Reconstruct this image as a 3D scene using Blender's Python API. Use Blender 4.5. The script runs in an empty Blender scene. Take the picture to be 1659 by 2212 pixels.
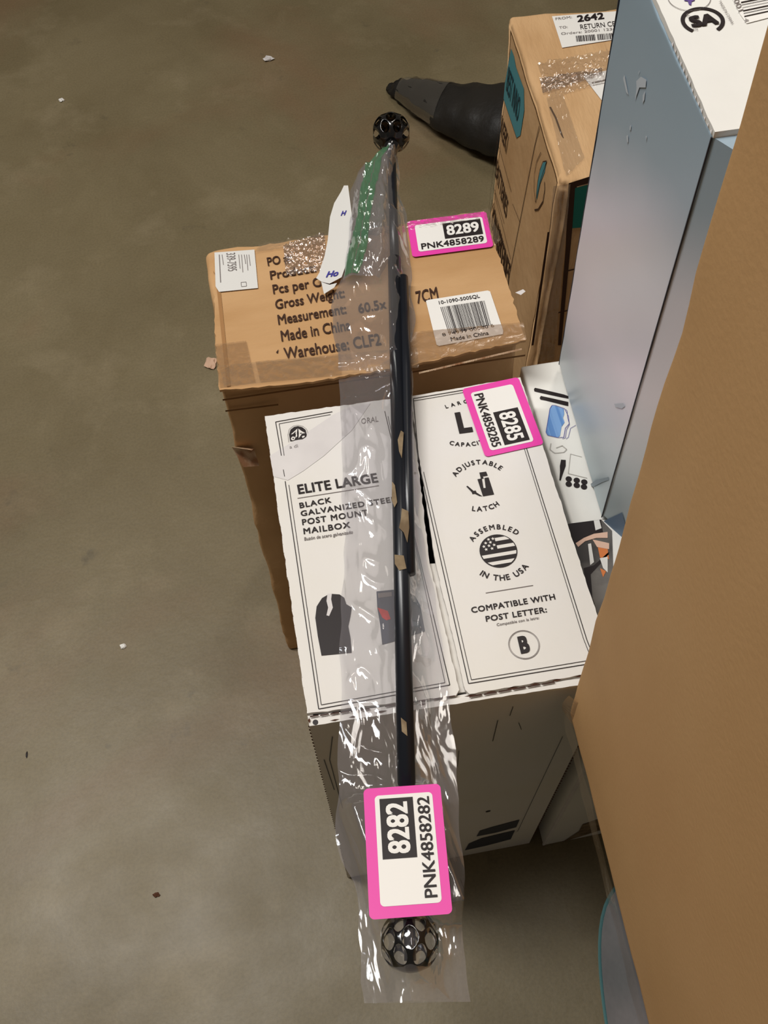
import bpy, math, random
from mathutils import Vector, Matrix, noise
random.seed(7)
SC = bpy.context.scene
COL = SC.collection

# ------------------------------------------------------------------ camera
CAM = (0.0259596, -0.2526084, 1.3373222)
F_PX = 2097.856
def rotm(a, b, c):                       # Rz(c) @ Rx(a) @ Ry(b)
    return Matrix.Rotation(c, 3, 'Z') @ Matrix.Rotation(a, 3, 'X') @ Matrix.Rotation(b, 3, 'Y')
CR = rotm(0.5405015, 0.0202983, -0.1884532)
cd = bpy.data.cameras.new('camera')
cam = bpy.data.objects.new('camera', cd); COL.objects.link(cam)
cam.matrix_world = Matrix.Translation(CAM) @ CR.to_4x4()
cd.sensor_fit = 'HORIZONTAL'; cd.sensor_width = 36.0; cd.lens = 36.0 * F_PX / 1659.0
cd.clip_start = 0.02
SC.camera = cam

# ------------------------------------------------------------------ world, lamps, exposure
w = bpy.data.worlds.new('hall'); SC.world = w; w.use_nodes = True
w.node_tree.nodes['Background'].inputs[0].default_value = (1.0, 0.86, 0.68, 1)
w.node_tree.nodes['Background'].inputs[1].default_value = 0.10
def area(name, loc, aim, sx, sy, power, col):
    l = bpy.data.lights.new(name, 'AREA'); l.shape = 'RECTANGLE'; l.size = sx; l.size_y = sy
    l.energy = power; l.color = col
    o = bpy.data.objects.new(name, l); COL.objects.link(o)
    o.location = loc
    o.rotation_euler = (Vector(aim) - Vector(loc)).to_track_quat('-Z', 'Y').to_euler()
    return o
area('ceiling_lamp', (-0.75, 0.55, 3.3), (-.1, 0.1, 0.3), 0.35, 1.5, 62, (1.0, 0.975, 0.93))
area('ceiling_lamp', (0.9, 1.6, 4.2), (0.3, 0.6, 0.0), 0.3, 1.5, 24, (1.0, 0.93, 0.84))
area('ceiling_lamp', (-2.6, 1.2, 4.2), (-0.2, 0.3, 0.0), 0.3, 1.5, 24, (0.93, 0.96, 1.0))
SC.view_settings.view_transform = 'Standard'
SC.view_settings.look = 'None'
SC.view_settings.gamma = 1.0
SC.view_settings.use_curve_mapping = False
SC.view_settings.exposure = 0.0

# ------------------------------------------------------------------ materials
def s2l(c):
    return tuple((x/255/12.92 if x/255 <= .04045 else ((x/255+.055)/1.055)**2.4) for x in c) + (1,)
def mat(name, rgb, rough=.6, spec=.4, metal=0.0, bump=None, var=None, lin=False, coat=0.0):
    """var = (second rgb, scale, stretch xyz, contrast lo, hi); bump = (scale, strength, stretch)"""
    m = bpy.data.materials.new(name); m.use_nodes = True
    nt = m.node_tree; N = nt.nodes; L = nt.links; b = N['Principled BSDF']
    c1 = rgb + (1,) if lin else s2l(rgb)
    b.inputs['Base Color'].default_value = c1
    b.inputs['Roughness'].default_value = rough
    b.inputs['Specular IOR Level'].default_value = spec
    b.inputs['Metallic'].default_value = metal
    b.inputs['Coat Weight'].default_value = coat
    b.inputs['Coat Roughness'].default_value = .08
    tc = N.new('ShaderNodeTexCoord')
    if var:
        mp = N.new('ShaderNodeMapping'); mp.inputs['Scale'].default_value = var[2]
        L.new(tc.outputs['Object'], mp.inputs[0])
        nz = N.new('ShaderNodeTexNoise'); nz.inputs['Scale'].default_value = var[1]; nz.inputs['Detail'].default_value = 5
        L.new(mp.outputs[0], nz.inputs['Vector'])
        r = N.new('ShaderNodeValToRGB'); r.color_ramp.elements[0].position = var[3]; r.color_ramp.elements[1].position = var[4]
        r.color_ramp.elements[0].color = c1
        r.color_ramp.elements[1].color = var[0] + (1,) if lin else s2l(var[0])
        L.new(nz.outputs[0], r.inputs[0]); L.new(r.outputs[0], b.inputs['Base Color'])
    if bump:
        mp = N.new('ShaderNodeMapping'); mp.inputs['Scale'].default_value = bump[2]
        L.new(tc.outputs['Object'], mp.inputs[0])
        nz = N.new('ShaderNodeTexNoise'); nz.inputs['Scale'].default_value = bump[0]; nz.inputs['Detail'].default_value = 4
        L.new(mp.outputs[0], nz.inputs['Vector'])
        bp = N.new('ShaderNodeBump'); bp.inputs['Strength'].default_value = bump[1]; bp.inputs['Distance'].default_value = .004
        L.new(nz.outputs[0], bp.inputs['Height']); L.new(bp.outputs[0], b.inputs['Normal'])
        if coat: L.new(bp.outputs[0], b.inputs['Coat Normal'])
    return m
def film(name, tint, milk, gloss=.14, rough=.08, bump=(40, .5, (1, 1, 1)), fres=1.0, sheen=1.0, cap=.2):
    """thin clear plastic: transparent, a little milk, a glossy fresnel skin"""
    m = bpy.data.materials.new(name); m.use_nodes = True
    nt = m.node_tree; N = nt.nodes; L = nt.links
    for n in list(N): N.remove(n)
    out = N.new('ShaderNodeOutputMaterial')
    tr = N.new('ShaderNodeBsdfTransparent'); tr.inputs[0].default_value = (.975, .975, .985, 1)
    df = N.new('ShaderNodeBsdfDiffuse'); df.inputs[0].default_value = s2l(tint)
    gl = N.new('ShaderNodeBsdfGlossy'); gl.inputs['Roughness'].default_value = rough
    gl.inputs[0].default_value = (sheen, sheen, sheen, 1)
    tc = N.new('ShaderNodeTexCoord'); mp = N.new('ShaderNodeMapping'); mp.inputs['Scale'].default_value = bump[2]
    L.new(tc.outputs['Object'], mp.inputs[0])
    nz = N.new('ShaderNodeTexNoise'); nz.inputs['Scale'].default_value = bump[0]; nz.inputs['Detail'].default_value = 3
    nz.inputs['Distortion'].default_value = .6
    L.new(mp.outputs[0], nz.inputs['Vector'])
    bp = N.new('ShaderNodeBump'); bp.inputs['Strength'].default_value = bump[1]; bp.inputs['Distance'].default_value = .004
    L.new(nz.outputs[0], bp.inputs['Height'])
    L.new(bp.outputs[0], gl.inputs['Normal'])
    fr = N.new('ShaderNodeFresnel'); fr.inputs[0].default_value = 1.5; L.new(bp.outputs[0], fr.inputs['Normal'])
    ma = N.new('ShaderNodeMath'); ma.operation = 'MULTIPLY_ADD'; ma.inputs[1].default_value = fres; ma.inputs[2].default_value = gloss - .04
    ma.use_clamp = True
    L.new(fr.outputs[0], ma.inputs[0])
    mi = N.new('ShaderNodeMath'); mi.operation = 'MINIMUM'; mi.inputs[1].default_value = cap; L.new(ma.outputs[0], mi.inputs[0]); ma = mi
    m1 = N.new('ShaderNodeMixShader'); m1.inputs[0].default_value = milk
    L.new(tr.outputs[0], m1.inputs[1]); L.new(df.outputs[0], m1.inputs[2])
    m2 = N.new('ShaderNodeMixShader'); L.new(ma.outputs[0], m2.inputs[0])
    L.new(m1.outputs[0], m2.inputs[1]); L.new(gl.outputs[0], m2.inputs[2]); L.new(m2.outputs[0], out.inputs[0])
    return m
KRAFT = mat('kraft_cardboard', (197, 157, 112), .75, .25, var=((178, 136, 90), 5, (1, 4, 1), .35, .7), bump=(60, .25, (1, 6, 1)))
KRAFTD = mat('kraft_cardboard_dusty', (206, 168, 124), .75, .25, var=((186, 146, 102), 7, (3, 1, 1), .35, .7), bump=(50, .3, (5, 1, 1)))
KRAFTF = mat('kraft_board_near', (198, 157, 109), .8, .2, var=((188, 146, 98), 4, (1, 2, 1), .3, .7), bump=(300, .05, (1, 1, 1)))
KRAFTE = mat('torn_board_edge', (150, 108, 78), .9, .1, var=((205, 180, 150), 60, (1, 1, 1), .4, .65))
DARKEDGE = mat('brown_flute_board', (88, 58, 44), .9, .1)  # own brown of the corrugated flutes
WHITE = mat('white_clay_board', (224, 220, 216), .55, .35, var=((222, 217, 208), 9, (1, 1, 1), .35, .7), bump=(90, .06, (1, 1, 1)))
WHITE2 = mat('white_glossy_board', (232, 230, 224), .4, .5, var=((222, 220, 215), 8, (1, 1, 1), .4, .7), bump=(30, .12, (1, 1, 1)))
TORN = mat('torn_white_paper', (218, 213, 211), .8, .2, var=((206, 201, 200), 30, (1, 1, 1), .3, .7))
INK = mat('black_brown_ink', (34, 26, 27), .5, .3)
INKG = mat('grey_ink', (120, 112, 110), .6, .3)
INKB = mat('dark_brown_ink', (62, 38, 26), .6, .25)
FAINT = mat('faint_grey_ink', (178, 174, 168), .6, .2)
PINK = mat('fluorescent_pink', (228, 62, 166), .4, .4)
LABEL = mat('white_label_paper', (234, 231, 226), .45, .4)
LABELG = mat('grey_label_paper', (216, 214, 210), .5, .4)
TEALP = mat('teal_print', (70, 140, 150), .5, .3)
TEALD = mat('deep_teal_print', (20, 110, 98), .5, .3)
BLUEB = mat('slate_blue_laminate', (140, 150, 158), .35, .5, var=((180, 175, 176), 3.2, (1, 1, 1.2), .38, .62))
BLUESEAM = mat('dark_seam', (50, 52, 60), .6, .3)
SCUFF = mat('pale_scuff', (190, 198, 206), .4, .4)
BLACKM = mat('glossy_black_metal', (11, 11, 13), .16, .6, coat=.6)
BLACKR = mat('satin_black_metal', (22, 25, 32), .3, .5)
TAN = mat('tan_paper_scrap', (140, 122, 96), .8, .2, var=((110, 92, 70), 60, (1, 1, 1), .4, .6))
BAGBLK = mat('dark_poly_bag', (38, 35, 31), .5, .3, var=((28, 26, 24), 6, (1, 1, 1), .4, .6), bump=(90, .3, (1, 1, 1)))
RED = mat('red_print', (190, 44, 40), .5, .3)
PURPLE = mat('purple_print', (96, 74, 140), .5, .3)
BLUEINK = mat('blue_ink', (62, 58, 150), .5, .3)
CYANC = mat('blue_card_print', (96, 140, 198), .5, .3, var=((124, 164, 214), 3, (90, 1, 1), .45, .55))
PHOTOG = mat('grey_photo_print', (112, 108, 104), .5, .4, var=((60, 56, 54), 18, (1, 1, 1), .4, .6))
SKIN = mat('printed_skin_tone', (214, 178, 158), .5, .3)
ORANGE = mat('orange_print', (206, 120, 66), .5, .3)
NAVYP = mat('navy_grey_print', (62, 66, 78), .5, .4)
STEELB = mat('steel_blue_print', (98, 122, 148), .5, .4)
FILM = film('clear_poly_sleeve', (200, 194, 200), .065, .05, .06, (45, .32, (1, .4, 1)), cap=.28)
FOLD = film('bunched_clear_poly', (150, 148, 154), .24, .06, .08, (60, .55, (1, .3, 1)))
GREENF = film('green_printed_poly', (50, 128, 82), .5, .05, .09, (60, .55, (1, .3, 1)))
TAPE = film('clear_packing_tape', (190, 160, 120), .10, .045, .14, (60, .2, (1, 1, 1)), fres=.6)
TAPEB = film('brown_packing_tape', (172, 128, 78), .34, .06, .2, (60, .3, (1, 1, 1)), fres=.5)
TAPEW = film('wrinkled_packing_tape', (176, 128, 100), .2, .16, .12, (130, .8, (1, .5, 1)), cap=.6)
WRAP = film('grey_poly_wrap', (150, 150, 160), .75, .12, .15, (20, .6, (1, 1, 1)))
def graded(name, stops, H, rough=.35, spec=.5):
    """laminate whose base colour changes with the height on the box"""
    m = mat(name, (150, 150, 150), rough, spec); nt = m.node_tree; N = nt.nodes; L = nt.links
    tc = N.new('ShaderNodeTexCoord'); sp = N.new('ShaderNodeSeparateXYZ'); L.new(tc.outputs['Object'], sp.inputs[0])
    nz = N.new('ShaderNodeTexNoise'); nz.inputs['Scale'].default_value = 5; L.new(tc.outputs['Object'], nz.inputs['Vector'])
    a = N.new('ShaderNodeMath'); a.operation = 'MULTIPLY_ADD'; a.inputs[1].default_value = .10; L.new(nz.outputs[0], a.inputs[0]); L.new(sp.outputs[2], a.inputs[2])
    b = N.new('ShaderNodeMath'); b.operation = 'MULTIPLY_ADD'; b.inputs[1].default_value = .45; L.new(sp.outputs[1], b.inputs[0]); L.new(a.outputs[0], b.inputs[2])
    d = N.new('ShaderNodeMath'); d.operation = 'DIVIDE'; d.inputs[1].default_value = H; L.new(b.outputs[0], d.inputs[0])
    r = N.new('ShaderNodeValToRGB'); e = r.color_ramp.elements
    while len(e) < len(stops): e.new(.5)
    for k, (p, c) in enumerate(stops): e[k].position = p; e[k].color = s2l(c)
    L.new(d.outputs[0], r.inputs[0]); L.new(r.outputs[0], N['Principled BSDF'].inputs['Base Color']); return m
BLUEB = graded('slate_blue_laminate', [(.10, (166, 184, 190)), (.30, (212, 220, 226)), (.48, (236, 230, 238)), (.66, (218, 216, 224)), (.84, (158, 174, 186)), (1.0, (146, 166, 180))], .50)  # palest at mid height, greyer blue towards bottom and top
def floor_mat():
    m = bpy.data.materials.new('stained_concrete'); m.use_nodes = True
    nt = m.node_tree; N = nt.nodes; L = nt.links; b = N['Principled BSDF']
    tc = N.new('ShaderNodeTexCoord')
    def nz(scale, det, off=0, dist=0):
        mp = N.new('ShaderNodeMapping'); mp.inputs['Location'].default_value = (off, off*.7, 0); L.new(tc.outputs['Object'], mp.inputs[0])
        n = N.new('ShaderNodeTexNoise'); n.inputs['Scale'].default_value = scale; n.inputs['Detail'].default_value = det
        n.inputs['Roughness'].default_value = .6; n.inputs['Distortion'].default_value = dist
        L.new(mp.outputs[0], n.inputs['Vector']); return n.outputs[0]
    def ramp(src, p0, p1, c0, c1):
        r = N.new('ShaderNodeValToRGB'); e = r.color_ramp.elements
        e[0].position, e[1].position = p0, p1; e[0].color, e[1].color = c0, c1
        L.new(src, r.inputs[0]); return r.outputs[0]
    def mix(fac, a, c):
        x = N.new('ShaderNodeMix'); x.data_type = 'RGBA'
        for s, v in ((0, fac), (6, a), (7, c)):
            if hasattr(v, 'node'): L.new(v, x.inputs[s])
            else: x.inputs[s].default_value = v
        return x.outputs[2]
    W, K = (1, 1, 1, 1), (0, 0, 0, 1)
    base = ramp(nz(2.2, 9, 0, .3), .3, .72, s2l((107, 94, 66)), s2l((133, 120, 91)))
    pale = ramp(nz(6.0, 8, 9, .15), .54, .76, K, (.55, .55, .55, 1))
    c = mix(pale, base, s2l((150, 136, 108)))
    red = ramp(nz(1.7, 5, 31, .4), .54, .74, K, (.5, .5, .5, 1))
    c = mix(red, c, s2l((128, 94, 68)))
    drk = ramp(nz(13, 4, 5, .2), .66, .76, K, (.55, .55, .55, 1))
    c = mix(drk, c, s2l((84, 76, 60)))
    spk = ramp(nz(240, 2, 3), .3, .62, (.80, .80, .80, 1), W)
    x = N.new('ShaderNodeMix'); x.data_type = 'RGBA'; x.blend_type = 'MULTIPLY'; x.inputs[0].default_value = .7
    L.new(c, x.inputs[6]); L.new(spk, x.inputs[7])
    L.new(x.outputs[2], b.inputs['Base Color'])
    rr = N.new('ShaderNodeMapRange'); L.new(nz(9, 4, 12), rr.inputs[0]); rr.inputs[3].default_value = .36; rr.inputs[4].default_value = .62
    L.new(rr.outputs[0], b.inputs['Roughness']); b.inputs['Specular IOR Level'].default_value = .5
    bp = N.new('ShaderNodeBump'); bp.inputs['Strength'].default_value = .16; bp.inputs['Distance'].default_value = .003
    L.new(nz(60, 6, 1), bp.inputs['Height']); L.new(bp.outputs[0], b.inputs['Normal'])
    return m

# ------------------------------------------------------------------ object helpers
def root(name, label, cat, loc=(0, 0, 0), R=None, group=None):
    o = bpy.data.objects.new(name, None); COL.objects.link(o)
    o.empty_display_size = .05
    o.matrix_world = Matrix.Translation(loc) @ (R.to_4x4() if R else Matrix.Identity(4))
    o['label'] = label; o['category'] = cat
    if group: o['group'] = group
    MW[o.name] = o.matrix_world.copy()
    return o
MW = {}
def mesh(name, vs, fs, m, parent=None, label=None, smooth=False, kind=None):
    """vs are world coordinates"""
    P = MW[parent.name] if parent else Matrix.Identity(4)
    Pi = P.inverted()
    me = bpy.data.meshes.new(name)
    me.from_pydata([tuple(Pi @ Vector(v)) for v in vs], [], fs); me.update()
    for k in (m if isinstance(m, (list, tuple)) else [m]): me.materials.append(k)
    if smooth:
        for p in me.polygons: p.use_smooth = True
    o = bpy.data.objects.new(name, me); COL.objects.link(o)
    MW[o.name] = P
    if parent: o.parent = parent
    if label: o['label'] = label
    if kind: o['kind'] = kind
    return o
class Geo:
    def __init__(s): s.v = []; s.f = []
    def add(s, vs, fs):
        n = len(s.v); s.v += [tuple(v) for v in vs]; s.f += [tuple(i+n for i in f) for f in fs]
    def box(s, o, a, b, c):              # corner and three edge vectors
        o, a, b, c = map(Vector, (o, a, b, c))
        s.add([o, o+a, o+a+b, o+b, o+c, o+a+c, o+a+b+c, o+b+c],
              [(0, 3, 2, 1), (4, 5, 6, 7), (0, 1, 5, 4), (1, 2, 6, 5), (2, 3, 7, 6), (3, 0, 4, 7)])
    def make(s, name, m, parent=None, **k): return mesh(name, s.v, s.f, m, parent, **k)
class Plane:
    """a printed or papered surface: point o, in-plane axes u, v, outward normal n"""
    def __init__(s, o, u, v):
        s.o, s.u, s.v = Vector(o), Vector(u).normalized(), Vector(v).normalized(); s.n = s.u.cross(s.v).normalized()
    def px(s, p):                        # where the sight line of a photo point meets the surface
        d = CR @ Vector(((p[0]-829.5)/F_PX, -(p[1]-1106)/F_PX, -1)); c = Vector(CAM)
        return c + d * ((s.o-c).dot(s.n) / d.dot(s.n))
    def poly(s, g, pts, e=.0006, world=False):
        q = [(p if world else s.px(p)) + s.n*e for p in pts]
        g.add(q, [tuple(range(len(q)))])
    def line(s, g, a, b, w=.0006, e=.0006):
        a, b = s.px(a), s.px(b); t = (b-a).normalized().cross(s.n)*w/2
        s.poly(g, [a-t, b-t, b+t, a+t], e, True)
    def pline(s, g, pts, w=.0006, e=.0006):
        for a, b in zip(pts, pts[1:]): s.line(g, a, b, w, e)
    def disc(s, g, c, r, e=.0006, n=40, ring=None, a0=0, a1=360):
        c = s.px(c) if not isinstance(c, Vector) else c
        P = lambda k, rr: c + s.n*e + (s.u*math.cos(k)+s.v*math.sin(k))*rr
        if ring is None: g.add([P(2*math.pi*i/n, r) for i in range(n)], [tuple(range(n))])
        else:
            A = [math.radians(a0+(a1-a0)*i/n) for i in range(n+1)]
            vs = []; 
            for k in A: vs += [P(k, r-ring), P(k, r)]
            g.add(vs, [(2*i, 2*i+1, 2*i+3, 2*i+2) for i in range(n)])
    def rrect(s, g, o, a, b, r, e):       # rounded rectangle: corner o, vectors a, b
        o, a, b = map(Vector, (o, a, b)); la, lb = a.length, b.length; a = a/la; b = b/lb; vs = []
        for cx, cy, k in ((la-r, lb-r, 0), (r, lb-r, 90), (r, r, 180), (la-r, r, 270)):
            for i in range(7):
                t = math.radians(k+i*15); vs.append(o+a*(cx+r*math.cos(t))+b*(cy+r*math.sin(t))+s.n*e)
        g.add(vs, [tuple(range(28))])
TX = {}
def glyphs(s, bold=0.0, shear=0.0, space=1.0):
    k = (s, bold, shear, space)
    if k not in TX:
        c = bpy.data.curves.new('t', 'FONT'); c.body = s; c.size = 1; c.shear = shear
        c.space_character = space; c.resolution_u = 3; c.fill_mode = 'FRONT'
        o = bpy.data.objects.new('t', c); me = bpy.data.meshes.new_from_object(o)
        V0 = [v.co.copy() for v in me.vertices]; F0 = [tuple(p.vertices) for p in me.polygons]; V1 = []; F1 = []
        for dx, dy in (((0, 0),) if bold <= 0 else [(i*bold, j*bold*.7) for i in ((-1, 1) if bold < .035 else (-1, 0, 1)) for j in (-1, 1)]):
            n = len(V1); V1 += [v+Vector((dx, dy, .00005*(n > 0)*(1+n/len(V0)))) for v in V0]; F1 += [tuple(i+n for i in f) for f in F0]
        TX[k] = (V1, F1)
        bpy.data.objects.remove(o); bpy.data.meshes.remove(me); bpy.data.curves.remove(c)
    return TX[k]
CAP = max(v.y for v in glyphs('H')[0])
def text(pl, g, s, bl, br, tl, bold=0.0, prefix=None, space=1.0, shear=0.0, e=.0006, world=False):
    """baseline from bl to br, capitals rising to tl; prefix: the part of s that ends at br"""
    vs, fs = glyphs(s, bold, shear, space); pv = glyphs(prefix, bold, shear, space)[0] if prefix else vs
    x0 = min(v.x for v in vs); x1 = max(v.x for v in pv)
    A, B, T = (bl, br, tl) if world else (pl.px(bl), pl.px(br), pl.px(tl))
    U = (B-A)/(x1-x0); V = (T-A)/CAP
    g.add([A + U*(v.x-x0) + V*v.y + pl.n*(e+v.z) for v in vs], fs)
def arc_text(pl, g, s, pts, h, out=True, bold=.012, e=.0006):
    """letters along the circle through three photo points of the baseline"""
    q = [pl.px(p)-pl.o for p in pts]; (x1, y1), (x2, y2), (x3, y3) = [(p.dot(pl.u), p.dot(pl.v)) for p in q]
    D = 2*(x1*(y2-y3)+x2*(y3-y1)+x3*(y1-y2))
    cx = ((x1*x1+y1*y1)*(y2-y3)+(x2*x2+y2*y2)*(y3-y1)+(x3*x3+y3*y3)*(y1-y2))/D
    cy = ((x1*x1+y1*y1)*(x3-x2)+(x2*x2+y2*y2)*(x1-x3)+(x3*x3+y3*y3)*(x2-x1))/D
    r = math.hypot(x1-cx, y1-cy); a0 = math.atan2(y1-cy, x1-cx); a1 = math.atan2(y3-cy, x3-cx)
    if out:
        while a1 > a0: a1 -= 2*math.pi
    else:
        while a1 < a0: a1 += 2*math.pi
    W = []; 
    for ch in s:
        W.append(.28 if ch == ' ' else max(v.x for v in glyphs(ch, bold)[0])-min(v.x for v in glyphs(ch, bold)[0]))
    gap = ((abs(a1-a0)*r)-sum(W)*h/CAP)/max(1, len(s)-1); t = 0
    for ch, wd in zip(s, W):
        if ch != ' ':
            vs, fs = glyphs(ch, bold); x0 = min(v.x for v in vs); half = wd*h/CAP/2
            k = a0 + (-(t+half)/r if out else (t+half)/r)
            rad = pl.u*math.cos(k)+pl.v*math.sin(k); tan = (pl.u*math.sin(k)-pl.v*math.cos(k))*(1 if out else -1)
            up = rad if out else -rad; C = pl.o + pl.u*cx + pl.v*cy + rad*r
            g.add([C + tan*((v.x-x0)*h/CAP-half) + up*(v.y*h/CAP) + pl.n*(e+v.z) for v in vs], fs)
        t += wd*h/CAP + gap
def plate(pl, name, pts, th, m, parent, jag=0.0, step=.006, world=False, label=None, base=0.0):
    """a sheet of board with thickness th, its outline made slightly ragged"""
    q = [p if world else pl.px(p) for p in pts]; o = []
    for a, b in zip(q, q[1:]+q[:1]):
        n = max(1, int((b-a).length/step)); t = (b-a).normalized().cross(pl.n)
        for i in range(n):
            p = a+(b-a)*i/n
            o.append(p + t*jag*noise.noise(p*190)*(i > 0))
    n = len(o); vs = [p+pl.n*(base+th) for p in o]+[p+pl.n*base for p in o]
    fs = [tuple(range(n)), tuple(range(2*n-1, n-1, -1))]+[(i, i+n, (i+1) % n+n, (i+1) % n) for i in range(n)]
    return mesh(name, vs, fs, m, parent, label=label)
def crumpled(name, dims, M, m, parent, r=.004, amp=.003, reach=.02, seed=0.0, cuts=18, smooth=True, sag=0.0):
    """a cardboard box body with rounded, dented edges; M places its base corner"""
    W, D, H = dims
    def ts(L):
        a = sorted([0, r*.3, r*.65, r, r*2, .012, .016, .021, .028, .036, .046, .058]); a = [x for x in a if x < L*.45]
        n = max(3, int(cuts*L/.35)); lo = a[-1]; mid = [lo+(L-2*lo)*i/n for i in range(1, n)]
        return a+mid+[L-x for x in reversed(a)]
    X, Y, Z = ts(W), ts(D), ts(H); idx = {}; vs = []; fs = []
    def V(x, y, z):
        k = (round(x, 6), round(y, 6), round(z, 6))
        if k not in idx:
            q = Vector((min(max(x, r), W-r), min(max(y, r), D-r), min(max(z, r), H-r))); d = Vector((x, y, z))-q
            p = q+d.normalized()*min(r, d.length) if d.length > 1e-9 else q
            ds = sorted([min(x, W-x), min(y, D-y), min(z, H-z)]); wgt = math.exp(-ds[1]/reach)
            nn = noise.noise_vector(p*22+Vector((seed, seed, 0)))*.8+noise.noise_vector(p*48+Vector((seed, 0, 0)))*.22
            p = p+nn*amp*wgt
            idx[k] = len(vs); vs.append(tuple(M @ p))
        return idx[k]
    for A, B, fn in ((X, Y, lambda a, b, t: V(a, b, (0, H)[t])), (X, Z, lambda a, b, t: V(a, (0, D)[t], b)), (Y, Z, lambda a, b, t: V((0, W)[t], a, b))):
        for t in (0, 1):
            for i in range(len(A)-1):
                for j in range(len(B)-1):
                    q = (fn(A[i], B[j], t), fn(A[i+1], B[j], t), fn(A[i+1], B[j+1], t), fn(A[i], B[j+1], t))
                    fs.append(q if (t == 1) != (fn.__code__.co_consts is None) else q[::-1])
    o = mesh(name, vs, fs, m, parent, smooth=smooth)
    import bmesh
    b = bmesh.new(); b.from_mesh(o.data); bmesh.ops.recalc_face_normals(b, faces=b.faces); b.to_mesh(o.data); b.free()
    return o
def sheet(name, pl, quad, m, parent, nu=30, nv=12, amp=.001, ku=60, kv=200, e=.0012, label=None, seed=0, rag=0.0):
    """a flexible strip (tape) with wrinkles, lying on a surface; quad = four photo points"""
    a, b, c, d = [pl.px(p) for p in quad]; vs = []; fs = []
    for j in range(nv+1):
        for i in range(nu+1):
            s, t = i/nu, j/nv; p = (a*(1-s)+b*s)*(1-t)+(d*(1-s)+c*s)*t
            k = noise.noise(Vector((s*ku+seed, t*kv*.1, seed)))+.5*noise.noise(Vector((s*ku*2.3, t*kv*.25, seed)))
            rg = rag*noise.noise(Vector((s*40, t*40, seed+3)))*(1 if j in (0, nv) or i in (0, nu) else 0)
            vs.append(p+pl.n*(e+amp*max(0, k+.3))+pl.v*rg)
    for j in range(nv):
        for i in range(nu):
            n = j*(nu+1)+i; fs.append((n, n+1, n+nu+2, n+nu+1))
    return mesh(name, vs, fs, m, parent, label=label, smooth=True)
UP = (0, 0, 1)
def horiz(z): return Plane((0, 0, z), (1, 0, 0), (0, 1, 0))

# ------------------------------------------------------------------ floor
fl = mesh('floor', [(-3, -2, 0), (4, -2, 0), (4, 6, 0), (-3, 6, 0)], [(0, 1, 2, 3)], floor_mat()); fl['kind'] = 'structure'

# ------------------------------------------------------------------ pink numbered stickers
def sticker(pl, o, u, v, num, parent, e=.0012):
    """o = lower left corner as it is read, u along the text, v up the letters"""
    L, Wd = u.length, v.length; uu, vv = u/L, v/Wd
    at = lambda a, b: o+u*a+v*b
    g = Geo(); pl.rrect(g, o, u, v, .0035, e)
    st = g.make('sticker', PINK, parent, label='fluorescent pink sticker printed '+num)
    g = Geo(); pl.rrect(g, at(.085, .115), u*.85, v*.745, .003, e+.0003); g.make('white_panel', LABEL, st)
    g = Geo(); pl.poly(g, [at(.43, .37), at(.905, .37), at(.905, .80), at(.43, .80)], e+.0006, True); g.make('number_block', INK, st)
    g = Geo(); text(pl, g, num, at(.465, .455), at(.87, .455), at(.465, .715), bold=.028, e=e+.0009, world=True); g.make('number_lettering', LABEL, st)
    g = Geo(); text(pl, g, 'PNK485'+num, at(.125, .165), at(.90, .165), at(.125, .315), bold=.012, e=e+.0009, world=True); g.make('code_lettering', INK, st)
    return st

# ------------------------------------------------------------------ white mailbox carton
BW, BD, BH = .244005, .30, .6134
mb = root('mailbox_carton', 'white mailbox carton standing on end under the middle of the plastic-sleeved rod, bearing sticker 8285', 'box', (0, 0, 0))
T = horiz(BH)
g = Geo(); th = .004
g.box((0, 0, 0), (BW, 0, 0), (0, th, 0), (0, 0, BH-.0045)); g.box((0, BD-th, 0), (BW, 0, 0), (0, th, 0), (0, 0, BH-.0045))
g.box((0, th, 0), (th, 0, 0), (0, BD-2*th, 0), (0, 0, BH-.0045)); g.box((BW-th, th, 0), (th, 0, 0), (0, BD-2*th, 0), (0, 0, BH-.0045))
g.box((th, th, .002), (BW-2*th, 0, 0), (0, BD-2*th, 0), (0, 0, .004))
g.make('body', WHITE, mb)
zt = -.0042
X0 = T.px((668, 1535)); 
left = [(572, 899), (884, 856), (902, 988), (928, 1217), (992, 1490), (985, 1502), (663, 1541)]
right = [(887, 856), (1124, 815), (1326, 1440), (1316, 1448), (1014, 1499), (1005, 1490), (941, 1216), (905, 988)]
pl_ = plate(T, 'lid_flap', left, .0042, WHITE, mb, jag=.0009, step=.004, base=-.0042)
pr_ = plate(T, 'lid_flap', right, .0042, WHITE, mb, jag=.0008, step=.004, base=-.0042)
plate(T, 'front_tuck', [(664, 1545), (988, 1506), (1009, 1505), (1324, 1452), (1329, 1466), (668, 1567)], .004, WHITE, mb, jag=.0006, base=-.0056)
plate(T, 'inner_flap', [(880, 1213), (960, 1209), (1015, 1488), (940, 1496)], .003, WHITE, mb, base=-.009)
plate(T, 'inner_flap', [(860, 870), (905, 865), (915, 984), (880, 990)], .003, WHITE, mb, base=-.009)
g = Geo(); T.disc(g, (681, 1559), .0022, e=-.0012, n=10); g.make('corner_hole', INK, mb)
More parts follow.
